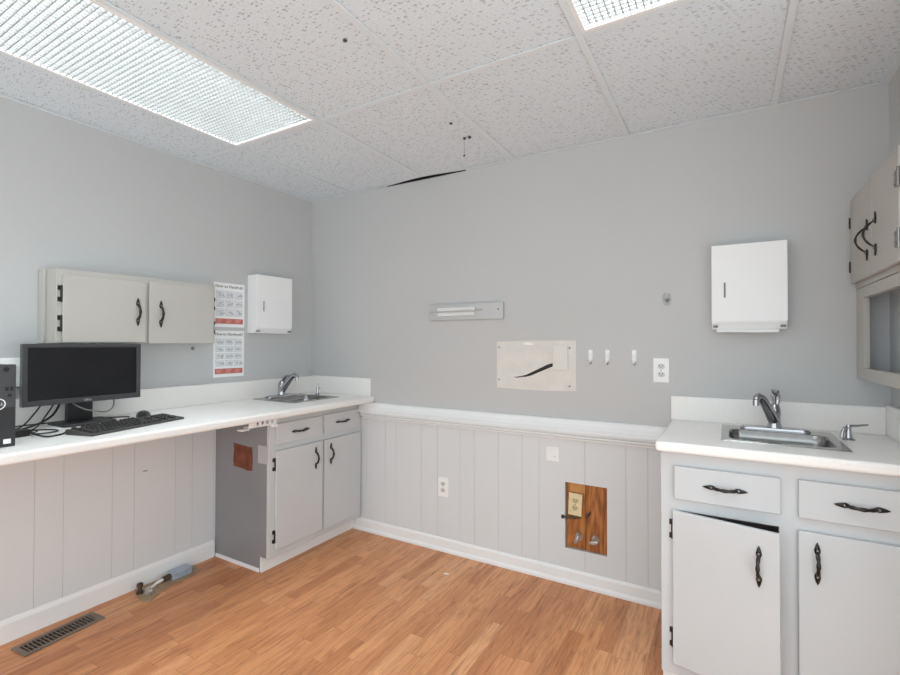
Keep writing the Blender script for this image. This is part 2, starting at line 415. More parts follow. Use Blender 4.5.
def butterfly_mesh(m):
    """flat plate hinge lying on the door face beside its edge"""
    mb = MB().box(0.004, 0.034, -0.0200, -0.0172, -0.024, 0.024).cyl((-0.001, -0.018, -0.030), (-0.001, -0.018, 0.030), 0.005, seg=10).box(-0.016, -0.001, -0.003, 0.0, -0.024, 0.024)
    for z in (-0.014, 0.014): mb.ball((0.022, -0.0205, z), 0.004, seg=8)
    me = mb.mesh('hinge'); me.materials.append(m); return me
HB, HG = hinge_mesh(M_BRONZE), hinge_mesh(M_CAB)

def base_cabinet(t, w, d, x_stiles, drawers, doors, z_top=0.876, toe=(0.075, 0.088), side_mat=None, toe_mat=None, toe_run=None):
    """local frame: front faces -Y, back y=0. drawers/doors: (x0,x1,z0,z1)"""
    mb = MB(); tk = 0.018
    zb = toe[1]
    mb.box(tk, w - tk, -d + 0.02, -0.002, zb, zb + tk).box(tk, w - tk, -0.012, -0.002, zb + tk, z_top).box(w - tk, w, -d + 0.02, -0.002, zb, z_top)
    if side_mat is None: mb.box(0, tk, -d + 0.02, -0.002, zb, z_top)
    obj('carcass', mb, M_CAB, t)
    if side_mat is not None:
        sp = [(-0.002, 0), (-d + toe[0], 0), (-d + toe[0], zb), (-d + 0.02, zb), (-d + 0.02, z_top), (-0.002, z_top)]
        obj('side_panel', MB().prism(sp, 'x', 0, tk), side_mat, t, label='darker grey end panel')  # end panel in one even grey, darker than the rest of the cabinet
    fr = obj('face_frame', MB().box(0, w, -d, -d + 0.02, zb, z_top), M_CAB, t, bevel=0.0015)
    cuts = []
    for (a, b, c, e) in drawers + doors: cuts.append(MB().box(a + 0.014, b - (0.006 if e < 0.7 else 0.014), -d - 0.01, -d + 0.03, c + 0.012, e - (0.002 if e < 0.7 else 0.012)))
    cut(fr, *cuts)
    tx0 = 0.0 if toe_run is None else toe_run
    obj('toe_kick', MB().box(tx0, w, -d + toe[0] - 0.012, -d + toe[0], 0, zb), toe_mat or M_CAB, t)
    for (a, b, c, e) in drawers:
        o = obj('drawer', MB().box(a, b, -d - 0.017, -d - 0.0005, c, e).box(a + 0.02, b - 0.02, -d + 0.0, -d + 0.38, c + 0.018, e - 0.02), M_CAB, t, bevel=0.003)
        put('handle', HH, o, ((a + b) / 2, -d - 0.017, (c + e) / 2))

def door(t, x0, x1, z0, z1, yf, hinge_side, handle_x, handle_z, hz, hm, ajar=0.0, th=0.017, hy=0.0, m=None, hnd=None):
    """door whose origin is its hinge edge; handle_x measured from x0"""
    hx = x0 if hinge_side < 0 else x1
    wd = x1 - x0
    a, b = (0, wd) if hinge_side < 0 else (-wd, 0)
    o = obj('door', MB().box(a, b, -th, -0.0005, 0, z1 - z0), m or M_CAB, t, bevel=0.003, loc=(hx, yf, z0))
    o.rotation_euler = (0, 0, -ajar if hinge_side < 0 else ajar)
    put('handle', hnd or HV, o, (a + handle_x, -th, handle_z - z0))
    for z in hz: put('hinge', hm, o, (0, hy, z - z0), (0, 0, 0) if hinge_side < 0 else (0, 0, 0), None).scale = (1 if hinge_side < 0 else -1, 1, 1)
    return o

# ------------------------------------------------------------------ left base cabinet (against the left wall)
t = thing('base_cabinet', 'grey base cabinet in the corner under the left sink, both doors closed', 'cabinet', (0, -0.758, 0), PI / 2)
d = 0.482
dr = [(0.036, 0.374, 0.706, 0.826), (0.400, 0.717, 0.710, 0.830)]
dz = [(0.036, 0.383, 0.124, 0.674), (0.400, 0.731, 0.120, 0.672)]
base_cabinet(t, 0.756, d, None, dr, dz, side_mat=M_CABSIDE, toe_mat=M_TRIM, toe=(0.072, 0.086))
door(t, *dz[0], -d, -1, 0.29, 0.577, (0.60, 0.20), HB)
door(t, *dz[1], -d, 1, 0.052, 0.579, (0.60, 0.19), HG)
obj('shoe_moulding', MB().box(-0.010, 0, -d + 0.075, -0.016, 0, 0.022), M_TRIM, t, bevel=0.004)
obj('cover_plate', MB().box(-0.005, 0, -0.472, -0.392, 0.605, 0.705), mat('plate_grey', (188, 188, 192), 0.45), t, bevel=0.002, label='light grey blank cover plate')
# torn opening in the end panel showing brown board
mb = MB()
pts = [(-0.340, 0.553), (-0.300, 0.548), (-0.250, 0.556), (-0.175, 0.560), (-0.171, 0.600), (-0.176, 0.660), (-0.172, 0.694), (-0.22, 0.690), (-0.29, 0.686), (-0.338, 0.684), (-0.343, 0.62)]
mb.prism(pts, 'x', -0.0015, 0.0)
obj('bare_patch', mb, M_BROWN, t, label='bare brown patch of board')

# ------------------------------------------------------------------ right base cabinet (against the back wall)
t = thing('base_cabinet', 'grey base cabinet under the right sink with its left door hanging ajar', 'cabinet', (2.441, 0, 0), 0)
d = 0.56; X0 = 2.441
dr = [(2.487 - X0, 2.811 - X0, 0.704, 0.825), (2.860 - X0, 3.178 - X0, 0.704, 0.828)]
dz = [(2.484 - X0, 2.813 - X0, 0.098, 0.660), (2.858 - X0, 3.182 - X0, 0.098, 0.661)]
base_cabinet(t, W - X0 - 0.002, d, None, dr, dz, toe=(0.06, 0.052), toe_mat=M_TRIM)
door(t, *dz[0], -d, -1, 0.272, 0.540, (0.588, 0.188), HB, ajar=math.radians(12))
door(t, *dz[1], -d, 1, 0.050, 0.565, (0.588, 0.188), HB)

# ------------------------------------------------------------------ countertops
SLC, SRC = (0.235, -0.345), (2.828, -0.271)      # sink centres
SHX, SHY = 0.192, 0.191
t = thing('countertop', 'long white laminate countertop along the left wall carrying the computer', 'countertop', (0, 0, 0.877))
ct = obj('slab', MB().prism([(0.001, -0.001), (0.603, -0.001), (0.636, -1.0), (0.648, -2.6), (0.001, -2.6)], 'z', 0, 0.038), M_COUNTER, t, bevel=0.010, seg=3)
cut(ct, MB().box(SLC[0] - 0.172, SLC[0] + 0.175, SLC[1] - 0.178, SLC[1] + 0.178, -0.1, 0.1))
obj('backsplash', MB().box(0.001, 0.020, -2.6, -0.001, 0.038, 0.155), M_COUNTER, t, bevel=0.003, label='upstand along the left wall')
obj('backsplash', MB().box(0.0205, 0.572, -0.020, -0.001, 0.038, 0.160), M_COUNTER, t, bevel=0.003, label='upstand on the back wall')
CX = 2.425
t = thing('countertop', 'short white laminate countertop around the right sink', 'countertop', (CX, 0, 0.877))
ct = obj('slab', MB().box(0, W - CX - 0.001, -0.602, -0.001, 0, 0.038), M_COUNTER, t, bevel=0.010, seg=3)
cut(ct, MB().box(SRC[0] - CX - 0.178, SRC[0] - CX + 0.178, SRC[1] - 0.175, SRC[1] + 0.172, -0.1, 0.1))
obj('backsplash', MB().box(0, W - CX - 0.0205, -0.020, -0.001, 0.038, 0.150), M_COUNTER, t, bevel=0.003, label='upstand on the back wall')
obj('backsplash', MB().box(W - CX - 0.020, W - CX - 0.001, -0.602, -0.001, 0.038, 0.160), M_COUNTER, t, bevel=0.003, label='upstand on the right wall')

# ------------------------------------------------------------------ sinks, faucets, lever taps
def sink(loc, rz, label):
    t = thing('sink', label, 'sink', loc, rz, 'bar sinks')
    R = []
    R.append(rrect(0, 0, SHX, SHY, 0.006, 0.0005)); R.append(rrect(0, 0, SHX - 0.002, SHY - 0.002, 0.006, 0.004))
    R.append(rrect(0, 0, SHX - 0.012, SHY - 0.012, 0.006, 0.0035))
    R.append(rrect(0, -0.030, 0.166, 0.128, 0.045, 0.0030))
    R.append(rrect(0, -0.030, 0.161, 0.123, 0.042, -0.002))
    R.append(rrect(0, -0.030, 0.157, 0.119, 0.042, -0.030))
    R.append(rrect(0, -0.030, 0.150, 0.112, 0.042, -0.120))
    R.append(rrect(0, -0.030, 0.135, 0.098, 0.042, -0.142))
    R.append(rrect(0, -0.030, 0.040, 0.040, 0.039, -0.148))
    obj('basin', MB().loft(R, cap0=False, cap1=True), M_STEEL, t, smooth=True)
    obj('drain', MB().lathe([(0.042, 0.0), (0.042, 0.002), (0.030, 0.002), (0.026, -0.003), (0.004, -0.002)], (0, -0.030, -0.148)), M_CHROME, t, smooth=True)
sink((SLC[0], SLC[1], 0.915), PI / 2, 'small square steel sink set in the long left counter')
sink((SRC[0], SRC[1], 0.915), 0, 'small square steel sink set in the short right counter')

def faucet(loc, rz, swing, label, lean=0.0):
    t = thing('faucet', label, 'faucet', loc, rz, 'single lever faucets')
    ring = lambda s, z: [(x * s, y * s, z) for x, y, _ in rrect(0, 0, 0.122, 0.027, 0.026, 0, 8)]
    obj('base_plate', MB().loft([ring(1, 0), ring(1, 0.006), ring(0.95, 0.011), ring(0.6, 0.014)]), M_CHROME, t, smooth=True)
    obj('body', MB().lathe([(0.026, 0.012), (0.025, 0.020), (0.022, 0.030), (0.022, 0.060), (0.024, 0.066), (0.022, 0.080), (0.012, 0.090)]), M_CHROME, t, smooth=True)
    Rz = Matrix.Rotation(swing, 4, 'Z')
    mb = MB()
    pts = [(0, 0.004, 0.030), (0, -0.020, 0.058), (0, -0.045, 0.088), (0, -0.072, 0.118), (0, -0.095, 0.138), (0, -0.113, 0.146), (0, -0.126, 0.142), (0, -0.130, 0.132)]
    mb.tube(pts, [0.021, 0.0205, 0.019, 0.0175, 0.016, 0.014, 0.0125, 0.012], 14, M=Rz)
    mb.cyl((0, -0.131, 0.134), (0, -0.132, 0.110), 0.0125, 0.0115, 16, M=Rz)
    obj('spout', mb, M_CHROME, t, smooth=True)
    mb = MB(); Rl = Rz @ Matrix.Translation((0, 0, 0.08)) @ Matrix.Rotation(lean, 4, 'X') @ Matrix.Translation((0, 0, -0.08))
    mb.tube([(0, 0, 0.074), (0, 0.004, 0.092), (0, 0.008, 0.106)], [0.022, 0.020, 0.014], 14, M=Rl)
    mb.tube([(0, 0.008, 0.100), (0, 0.011, 0.118), (0, 0.010, 0.138), (0, 0.005, 0.155), (0, -0.006, 0.166)], [0.007, 0.0095, 0.0105, 0.009, 0.006], 16, M=Rl, flat=1.75)
    mb.tube([(0.006, -0.004, 0.158), (0.020, -0.008, 0.163)], [0.0065, 0.005], 10, M=Rl)
    obj('lever', mb, M_CHROME, t, smooth=True)
faucet((0.088, -0.345, 0.9182), PI / 2, 0.10, 'chrome single lever faucet on the left sink in the corner', lean=0.75)
faucet((2.826, -0.128, 0.9182), 0, -0.55, 'chrome single lever faucet behind the right sink basin')

def lever_tap(loc, rz, lever, label):
    t = thing('lever_tap', label, 'tap', loc, rz, 'small lever taps')
    obj('base', MB().lathe([(0.020, 0), (0.020, 0.004), (0.012, 0.008), (0.010, 0.020), (0.0085, 0.046), (0.004, 0.050)]), M_CHROME, t, smooth=True)
    mb = MB()
    if lever:
        mb.cyl((0, 0, 0.042), (0.0, 0, 0.058), 0.009, 0.007, 14).tube([(0, 0, 0.052), (0.025, 0.0, 0.055), (0.058, 0.006, 0.060)], [0.0055, 0.0045, 0.0035], 10)
        mb.tube([(0.0, 0, 0.046), (-0.012, -0.008, 0.044), (-0.020, -0.012, 0.030), (-0.022, -0.013, 0.006)], [0.007, 0.007, 0.006, 0.006], 10)
    else:
        mb.tube([(0, 0, 0.045), (0, 0, 0.062), (0.002, -0.002, 0.078)], [0.0085, 0.0065, 0.004], 12)
        mb.tube([(0.0, 0, 0.048), (0.0, -0.018, 0.046), (0, -0.022, 0.036)], [0.005, 0.0045, 0.004], 10)
    obj('lever', mb, M_CHROME, t, smooth=True)
lever_tap((0.185, -0.118, 0.915), PI / 2, False, 'tiny upright chrome tap at the corner end of the left sink')
lever_tap((3.052, -0.205, 0.915), 0, True, 'small chrome tap with side lever right of the right sink')

# ------------------------------------------------------------------ wall cabinets
t = thing('wall_cabinet', 'low two door grey cabinet hung above the computer monitor', 'cabinet', (0, -1.605, 1.274), PI / 2)
w, d, h = 0.736, 0.15, 0.326
mb = MB()
mb.box(0, 0.018, -d + 0.02, -0.001, 0, h).box(w - 0.018, w, -d + 0.02, -0.001, 0, h).box(0.018, w - 0.018, -d + 0.02, -0.001, 0, 0.018).box(0.018, w - 0.018, -d + 0.02, -0.001, h - 0.018, h).box(0.018, w - 0.018, -0.008, -0.001, 0.018, h - 0.018)
obj('carcass', mb, M_CABU, t)
fr = obj('face_frame', MB().box(0, w, -d, -d + 0.02, 0, h), M_CABU, t, bevel=0.0015)
cut(fr, MB().box(0.04, 0.35, -d - 0.01, -d + 0.03, 0.03, h - 0.04), MB().box(0.39, w - 0.03, -d - 0.01, -d + 0.03, 0.03, h - 0.04))
obj('scribe_strip', MB().box(-0.012, 0, -0.055, -0.001, 0, h + 0.004), M_CABU, t, bevel=0.002)
door(t, 0.020, 0.360, 0.002, 0.300, -d, -1, 0.302, 0.152, (0.216, 0.086), HB, m=M_CABU)
door(t, 0.376, 0.722, -0.002, 0.306, -d, 1, 0.055, 0.148, (0.222, 0.088), HB, m=M_CABU)

t = thing('wall_cabinet', 'shallow grey cabinet with two doors high on the right wall', 'cabinet', (W, -0.004, 1.500), -PI / 2)
w, d, h = 0.69, 0.108, 0.385
mb = MB()
mb.box(0, 0.018, -d + 0.02, -0.001, 0, h).box(w - 0.018, w, -d + 0.02, -0.001, 0, h).box(0.018, w - 0.018, -d + 0.02, -0.001, 0, 0.018).box(0.018, w - 0.018, -d + 0.02, -0.001, h - 0.018, h).box(0.018, w - 0.018, -0.008, -0.001, 0.018, h - 0.018)
obj('carcass', mb, M_CABU, t)
fr = obj('face_frame', MB().box(0, w, -d, -d + 0.02, 0, h), M_CABU, t, bevel=0.0015)
cut(fr, MB().box(0.04, 0.31, -d - 0.01, -d + 0.03, 0.04, h - 0.04), MB().box(0.35, w - 0.05, -d - 0.01, -d + 0.03, 0.04, h - 0.04))
door(t, 0.014, 0.330, 0.020, 0.362, -d, -1, 0.268, 0.152, (0.270, 0.090), hinge_mesh(M_BRONZE, 0.046), m=M_CABU, hy=-0.011, hnd=HB2)
door(t, 0.334, 0.645, 0.020, 0.362, -d, 1, 0.062, 0.152, (0.270, 0.090), butterfly_mesh(M_PEWTER), m=M_CABU, hnd=HB2)

t = thing('open_shelf_box', 'open fronted grey shelf box below the right wall cabinet', 'shelf', (W, -0.004, 1.138), -PI / 2)
w, d, h = 0.74, 0.106, 0.360
mb = MB()
mb.box(0, 0.018, -d + 0.02, -0.001, 0, h).box(w - 0.018, w, -d + 0.02, -0.001, 0, h).box(0.018, w - 0.018, -d + 0.02, -0.001, 0, 0.018).box(0.018, w - 0.018, -d + 0.02, -0.001, h - 0.018, h).box(0.018, w - 0.018, -0.008, -0.001, 0.018, h - 0.018)
obj('carcass', mb, M_CAB, t)  # inside toned lighter than the frame, standing in for light falling in
fr = obj('face_frame', MB().box(0, w, -d, -d + 0.02, 0, h), M_CABU, t, bevel=0.002)
cut(fr, MB().box(0.115, w - 0.06, -d - 0.01, -d + 0.03, 0.045, h - 0.042))

# ------------------------------------------------------------------ towel dispensers
def dispenser(loc, rz, label, towel):
    t = thing('paper_towel_dispenser', label, 'towel dispenser', loc, rz, 'white metal towel dispensers')
    w, d, h = 0.278, 0.098, 0.372
    hw = w / 2
    pr = [(-0.001, 0.0), (-0.074, 0.0), (-d + 0.004, 0.030), (-d + 0.004, h), (-0.001, h)]
    obj('body', MB().prism(pr, 'x', -hw, hw), M_WHITE, t, bevel=0.003)
    obj('front_door', MB().box(-hw, hw, -d, -d + 0.0035, 0.034, h), M_WHITE, t, bevel=0.0016)
    obj('lock_slot', MB().box(-hw + 0.047, -hw + 0.054, -d - 0.0008, -d + 0.001, 0.140, 0.206), M_GREYSLOT, t, bevel=0.0008, label='narrow grey lock slot')
    for s in (-1, 1): obj('latch', MB().box(s * (hw - 0.024), s * (hw - 0.006), -d + 0.001, -d + 0.02, 0.008, 0.017), M_GREYSLOT, t, bevel=0.001)
    if towel:
        obj('paper_towel', MB().prism([(-0.120, 0.0), (0.110, 0.0), (0.110, -0.014), (0.03, -0.015), (-0.02, -0.013), (-0.120, -0.012)], 'y', -0.088, -0.050), M_PAPER, t, bevel=0.003)
dispenser((0, -0.409, 1.338), PI / 2, 'white paper towel dispenser on the left wall beside the posters', False)
dispenser((2.738, 0, 1.340), 0, 'white paper towel dispenser above the right sink, towel showing', True)

# ------------------------------------------------------------------ posters
def poster(yc, z0, z1, rows, title, label, wd=0.208):
    t = thing('poster', label, 'poster', (0, yc, z0), PI / 2, 'hand hygiene posters')
    h = z1 - z0; hw = wd / 2
    obj('sheet', MB().box(-hw, hw, -0.0012, -0.0002, 0, h), M_PAPER, t)
    me = text_mesh(title, 0.026); me.materials.append(M_INK)
    sx = min(1, (wd - 0.02) / max(1e-4, me_width(me)))
    me.transform(Matrix.Diagonal((sx, 1, 1, 1)))
    obj('title_lettering', me, M_INK, t, loc=(0, -0.0015, h - 0.022))
    top, bot = h - 0.047, 0.062
    ch = (top - bot) / rows; cw = (wd - 0.020) / 3
    mb, ms = MB(), MB()
    rnd = random.Random(len(title))
    for r in range(rows):
        for c in range(3):
            x0 = -hw + 0.010 + c * cw + 0.002; z = top - r * ch
            mb.box(x0, x0 + cw - 0.005, -0.0014, -0.0012, z - ch + 0.004, z - 0.002)
            for q in range(5):
                u = x0 + 0.010 + rnd.random() * (cw - 0.03); v = z - ch + 0.018 + rnd.random() * max(0.005, ch - 0.035)
                l = 0.010 + rnd.random() * 0.014; a = rnd.uniform(-0.5, 0.5)
                ms.tube([(u, -0.0016, v), (u + l / 2 * math.cos(a), -0.0016, v + 0.006 * rnd.uniform(-1, 1)), (u + l * math.cos(a), -0.0016, v + l * math.sin(a))], [0.0016, 0.0034, 0.0012], 6)
            ms.box(x0 + 0.003, x0 + cw - 0.012, -0.0016, -0.0013, z - ch + 0.0075, z - ch + 0.0095)
            ms.box(x0 + 0.002, x0 + 0.006, -0.0016, -0.0013, z - 0.010, z - 0.004)
    obj('picture_grid', mb, M_SKETCHBG, t); obj('hand_drawings', ms, M_SKETCH, t)
    obj('red_band', MB().box(-hw + 0.010, hw - 0.010, -0.0015, -0.0012, 0.020, 0.052), M_RED, t)
    for c in range(3):
        mb = MB()
        for q in range(3): mb.box(-hw + 0.018 + c * 0.063, -hw + 0.058 + c * 0.063 - 0.006 * q, -0.0018, -0.0014, 0.043 - q * 0.008, 0.046 - q * 0.008)
        obj('band_lettering', mb, M_PINKINK, t)
def me_width(me):
    xs = [v.co.x for v in me.vertices]; return max(xs) - min(xs)
poster(-0.673, 1.372, 1.643, 3, 'How to Handrub?', 'upper white hand rub poster with red band, beside the left wall cabinet')
poster(-0.674, 1.066, 1.350, 4, 'How to Handwash?', 'lower white hand wash poster with red band, just above the counter upstand')

# ------------------------------------------------------------------ back wall fittings
def screw(parent, loc, r=0.004, m=None):
    return obj('screw', MB().lathe([(r, 0), (r * 0.9, 0.0012), (r * 0.3, 0.0016)], seg=12, M=Matrix.Translation(loc) @ Matrix.Rotation(PI / 2, 4, 'X')), m or M_GREYSLOT, parent)
def outlet(loc, rz, label, plate, face, group=None, tilt=0):
    t = thing('outlet', label, 'outlet', loc, rz, group); t.rotation_euler = (0, tilt, rz)
    obj('plate', MB().box(-0.036, 0.036, -0.006, -0.0003, -0.059, 0.059), plate, t, bevel=0.002)
    for s in (-1, 1):
        z = s * 0.0195
        r = obj('receptacle', MB().prism([(0.0165 * math.cos(a) if abs(math.sin(a)) < 0.8 else 0.0165 * math.cos(a), 0.0140 * max(-0.85, min(0.85, math.sin(a))) + z) for a in [2 * PI * k / 24 for k in range(24)]], 'y', -0.0075, -0.005), face, t)
        obj('slots', MB().box(-0.0078, -0.0052, -0.0079, -0.0070, z + 0.000, z + 0.009).box(0.0052, 0.0078, -0.0079, -0.0070, z + 0.000, z + 0.008).cyl((0, -0.0070, z - 0.006), (0, -0.0079, z - 0.006), 0.0027, seg=10), M_DARK, r)
    screw(t, (0, -0.006, 0), 0.003)
M_FACE = mat('outlet_face', (214, 214, 212), 0.4)
outlet((2.381, 0, 1.146), 0, 'white duplex outlet on the wall left of the right towel dispenser', M_WPLASTIC, M_FACE)
outlet((1.144, 0, 0.390), 0, 'white duplex outlet low in the grey wainscot panels', M_WPLASTIC, M_FACE)
t = thing('blank_plate', 'blank painted wall plate high in the wainscot right of center', 'wall plate', (1.838, 0, 0.676))
obj('plate', MB().box(-0.037, 0.037, -0.005, -0.0003, -0.04, 0.04), mat('plate_paint', (244, 244, 243), 0.5), t, bevel=0.002)
screw(t, (0.012, -0.005, -0.012), 0.0025)

t = thing('wall_patch', 'unpainted beige rectangle of wall with a black slanting crack', 'wall patch', (1.735, 0, 1.155))
pl = [(-0.230, 0.130), (-0.060, 0.136), (0.230, 0.137), (0.231, -0.05), (0.230, -0.132), (0.05, -0.140), (-0.120, -0.138), (-0.230, -0.134)]
obj('bare_board', MB().prism(pl, 'y', -0.0025, -0.0003), M_PATCH, t)
cr = [(-0.128, -0.069), (-0.105, -0.068), (-0.075, -0.062), (-0.048, -0.054), (0.03, -0.016), (0.075, 0.006), (0.104, 0.014), (0.104, -0.004), (0.085, -0.012), (0.03, -0.036), (-0.02, -0.058), (-0.050, -0.066), (-0.075, -0.068), (-0.105, -0.074)]
obj('crack', MB().prism(cr, 'y', -0.0031, -0.0022), M_DARK, t, label='black open crack')
obj('cover_plate', MB().box(0.106, 0.188, -0.013, -0.002, -0.024, 0.108), mat('beige_plate', (226, 224, 216), 0.6, var=0.02), t, bevel=0.002, label='raised beige cover plate')
obj('paint_chip', MB().prism([(-0.07, 0.122), (-0.04, 0.128), (0.0, 0.118), (-0.02, 0.112), (-0.06, 0.114)], 'y', -0.0035, -0.0022), M_WHITE, t)
for x, z in ((-0.216, 0.098), (0.196, 0.096), (-0.216, -0.088), (0.195, -0.108)): screw(t, (x, -0.0025, z), 0.005)

t = thing('wall_bracket', 'flat grey metal bracket with a white bar, mounted above the beige patch', 'bracket', (1.30, 0, 1.467))
obj('back_plate', MB().box(-0.250, 0.250, -0.022, -0.0005, -0.050, 0.047), M_STRIPMETAL, t, bevel=0.002)
obj('clip_bar', MB().box(-0.185, 0.075, -0.034, -0.022, 0.004, 0.026).box(-0.185, 0.072, -0.030, -0.022, -0.026, -0.006), mat('pale_bar', (226, 226, 225), 0.4), t, bevel=0.004, label='white raised double bar')
obj('bar_end', MB().cyl((-0.235, -0.026, 0.0), (-0.185, -0.026, 0.0), 0.005), M_STRIPMETAL, t, smooth=True)
obj('bar_end', MB().cyl((0.075, -0.026, 0.008), (0.118, -0.026, 0.008), 0.005), M_STRIPMETAL, t, smooth=True)
screw(t, (0.222, -0.022, 0.006), 0.006)

for x, lb in ((2.041, 'leftmost of the three small white hooks, nearest the beige patch'), (2.127, 'middle of the three small white adhesive hooks'), (2.257, 'rightmost small white hook, nearest the upper outlet')):
    t = thing('wall_hook', lb, 'hook', (x, 0, 1.208), 0, 'white adhesive hooks')
    obj('pad', MB().box(-0.011, 0.011, -0.005, -0.0003, -0.022, 0.036), M_WPLASTIC, t, bevel=0.004)
    obj('prong', MB().tube([(0, -0.005, 0.014), (0, -0.010, -0.010), (0, -0.016, -0.026), (0, -0.026, -0.030), (0, -0.030, -0.020)], [0.006, 0.006, 0.0055, 0.005, 0.0045], 10), M_WPLASTIC, t, smooth=True)
    obj('tip', MB().ball((0, -0.006, -0.034), 0.006), M_GREYSLOT, t, smooth=True, label='grey tip')

t = thing('wall_anchor', 'small grey worn wall anchor left of the right towel dispenser', 'wall anchor', (2.405, 0, 1.494))
obj('smudge', MB().prism([(-0.012, -0.030), (0.016, -0.034), (0.022, -0.005), (0.016, 0.026), (-0.010, 0.030), (-0.020, 0.012), (-0.018, -0.01)], 'y', -0.0015, -0.0002), mat('grey_smudge', (176, 176, 178), 0.8, var=0.2, vscale=60), t)
obj('plug', MB().lathe([(0.010, 0), (0.009, 0.004), (0.004, 0.004), (0.003, 0.001)], seg=14, M=Matrix.Translation((0.004, -0.0015, -0.008)) @ Matrix.Rotation(PI / 2, 4, 'X')), M_GREYSLOT, t)
tag(obj('wall_screw', MB().lathe([(0.010, 0), (0.010, 0.003), (0.005, 0.006)], seg=14, M=Matrix.Translation((0.0002, -0.905, 1.243)) @ Matrix.Rotation(PI / 2, 4, 'Y')), M_GREYSLOT), 'small grey screw in the left wall just under the hung cabinet', 'screw')

# cut-out with bare boards, cream outlet and two valves
t = thing('utility_cutout', 'stained wood boards showing in a cutout of the wainscot', 'wall opening', (2.014, 0.02, 0.184))
obj('board', MB().box(-0.107, -0.004, 0, 0.018, 0.001, 0.349), M_WOOD, t, bevel=0.001)
obj('board', MB().box(-0.001, 0.107, -0.004, 0.018, 0.001, 0.349), M_WOOD, t, bevel=0.001)
obj('pale_block', MB().box(-0.088, -0.006, -0.006, -0.0005, 0.300, 0.346), M_WOODL, t, bevel=0.001, label='paler strip of wood')
outlet((1.957, 0.0125, 0.420), 0, 'old cream outlet on the bare boards of the wainscot cutout', M_CREAM, mat('cream_face', (206, 190, 150), 0.5), tilt=0.05)
t = thing('pipe_stub', 'short rusty pipe stub sticking from the left edge of the wood cutout', 'pipe', (1.93, 0.0195, 0.345))
obj('pipe', MB().tube([(0.055, -0.006, 0.012), (0.02, -0.010, 0.002), (-0.035, -0.018, 0.002)], [0.006, 0.006, 0.006], 10), M_RUST, t, smooth=True)
obj('cap', MB().cyl((-0.030, -0.018, 0.002), (-0.044, -0.019, 0.002), 0.010), M_DARK, t)
tag(obj('bolt', MB().cyl((2.020, 0.0155, 0.372), (2.020, -0.004, 0.372), 0.008, seg=10).tube([(2.02, 0.004, 0.372), (2.040, 0.004, 0.395)], [0.005, 0.004], 8), M_RUST), 'small dark bolt on the seam between the two wood boards', 'bolt')
def valve(loc, tiltang, label):
    t = thing('shutoff_valve', label, 'valve', loc, 0, 'oval shutoff valves')
    obj('stem', MB().cyl((0, -0.0005, 0), (0, -0.040, 0), 0.009, seg=12).cyl((0, -0.0005, 0), (0, -0.006, 0), 0.020, seg=16).cyl((0, -0.022, -0.002), (0, -0.022, 0.030), 0.008, seg=12), M_ZINC, t, smooth=True)
    Mx = Matrix.Translation((0, -0.048, 0)) @ Matrix.Rotation(tiltang, 4, 'Y')
    obj('oval_handle', MB().ball((0, 0, 0), 0.011, (1.0, 0.8, 2.2), M=Mx), M_ZINC, t, smooth=True)
valve((1.975, 0.02, 0.250), 0.35, 'left oval handled water valve in the wood cutout')
valve((2.062, 0.016, 0.254), 1.35, 'right oval handled water valve in the wood cutout, turned sideways')

# ------------------------------------------------------------------ under-counter slotted strip
t = thing('slotted_strip', 'torn white slotted strip under the counter edge beside the corner cabinet', 'metal strip', (0.575, -0.79, 0.877))
st = obj('strip', MB().box(0, 0.004, -0.17, 0.0, -0.034, -0.0005).box(-0.04, 0.0, -0.17, -0.02, -0.034, -0.030), M_TRIM, t)
cut(st, *[MB().box(-0.01, 0.02, -0.125 + 0.030 * k, -0.110 + 0.030 * k, -0.026, -0.008) for k in range(4)])
obj('bent_tab', MB().box(-0.030, 0.006, -0.215, -0.168, -0.046, -0.040, M=Matrix.Translation((0, 0, 0.004))), M_TRIM, t, bevel=0.002)
obj('bent_tab', MB().box(-0.004, 0.010, -0.035, 0.004, -0.047, -0.0342), M_TRIM, t, bevel=0.002)

tag(obj('wall_nail', MB().box(-0.001, 0.004, -1.168, -1.146, 0.596, 0.600), M_GREYSLOT), 'tiny dark slot shaped nail in the panels under the computer counter', 'nail')
# ------------------------------------------------------------------ floor fittings
t = thing('floor_vent', 'brown slotted metal register in the floor below the computer counter', 'vent', (0.128, -1.567, 0), 0.095)
fr = obj('frame', MB().box(-0.056, 0.056, -0.152, 0.152, 0.0005, 0.006), M_VENT, t, bevel=0.003)
cut(fr, MB().box(-0.036, 0.036, -0.130, 0.130, -0.01, 0.02))
obj('duct', MB().box(-0.036, 0.036, -0.130, 0.130, -0.085, -0.082).box(-0.036, -0.034, -0.13, 0.13, -0.082, 0.0).box(0.034, 0.036, -0.13, 0.13, -0.082, 0.0).box(-0.034, 0.034, -0.13, -0.128, -0.082, 0.0).box(-0.034, 0.034, 0.128, 0.13, -0.082, 0.0), M_DARK, t)
mb = MB()
for k in range(18):
    y = -0.1215 + k * 0.0143
    mb.box(-0.036, 0.036, y - 0.0022, y + 0.0022, -0.004, 0.0045)
mb.box(-0.001, 0.001, -0.13, 0.13, 0.0012, 0.0045)
obj('louvers', mb, M_VENT, t)

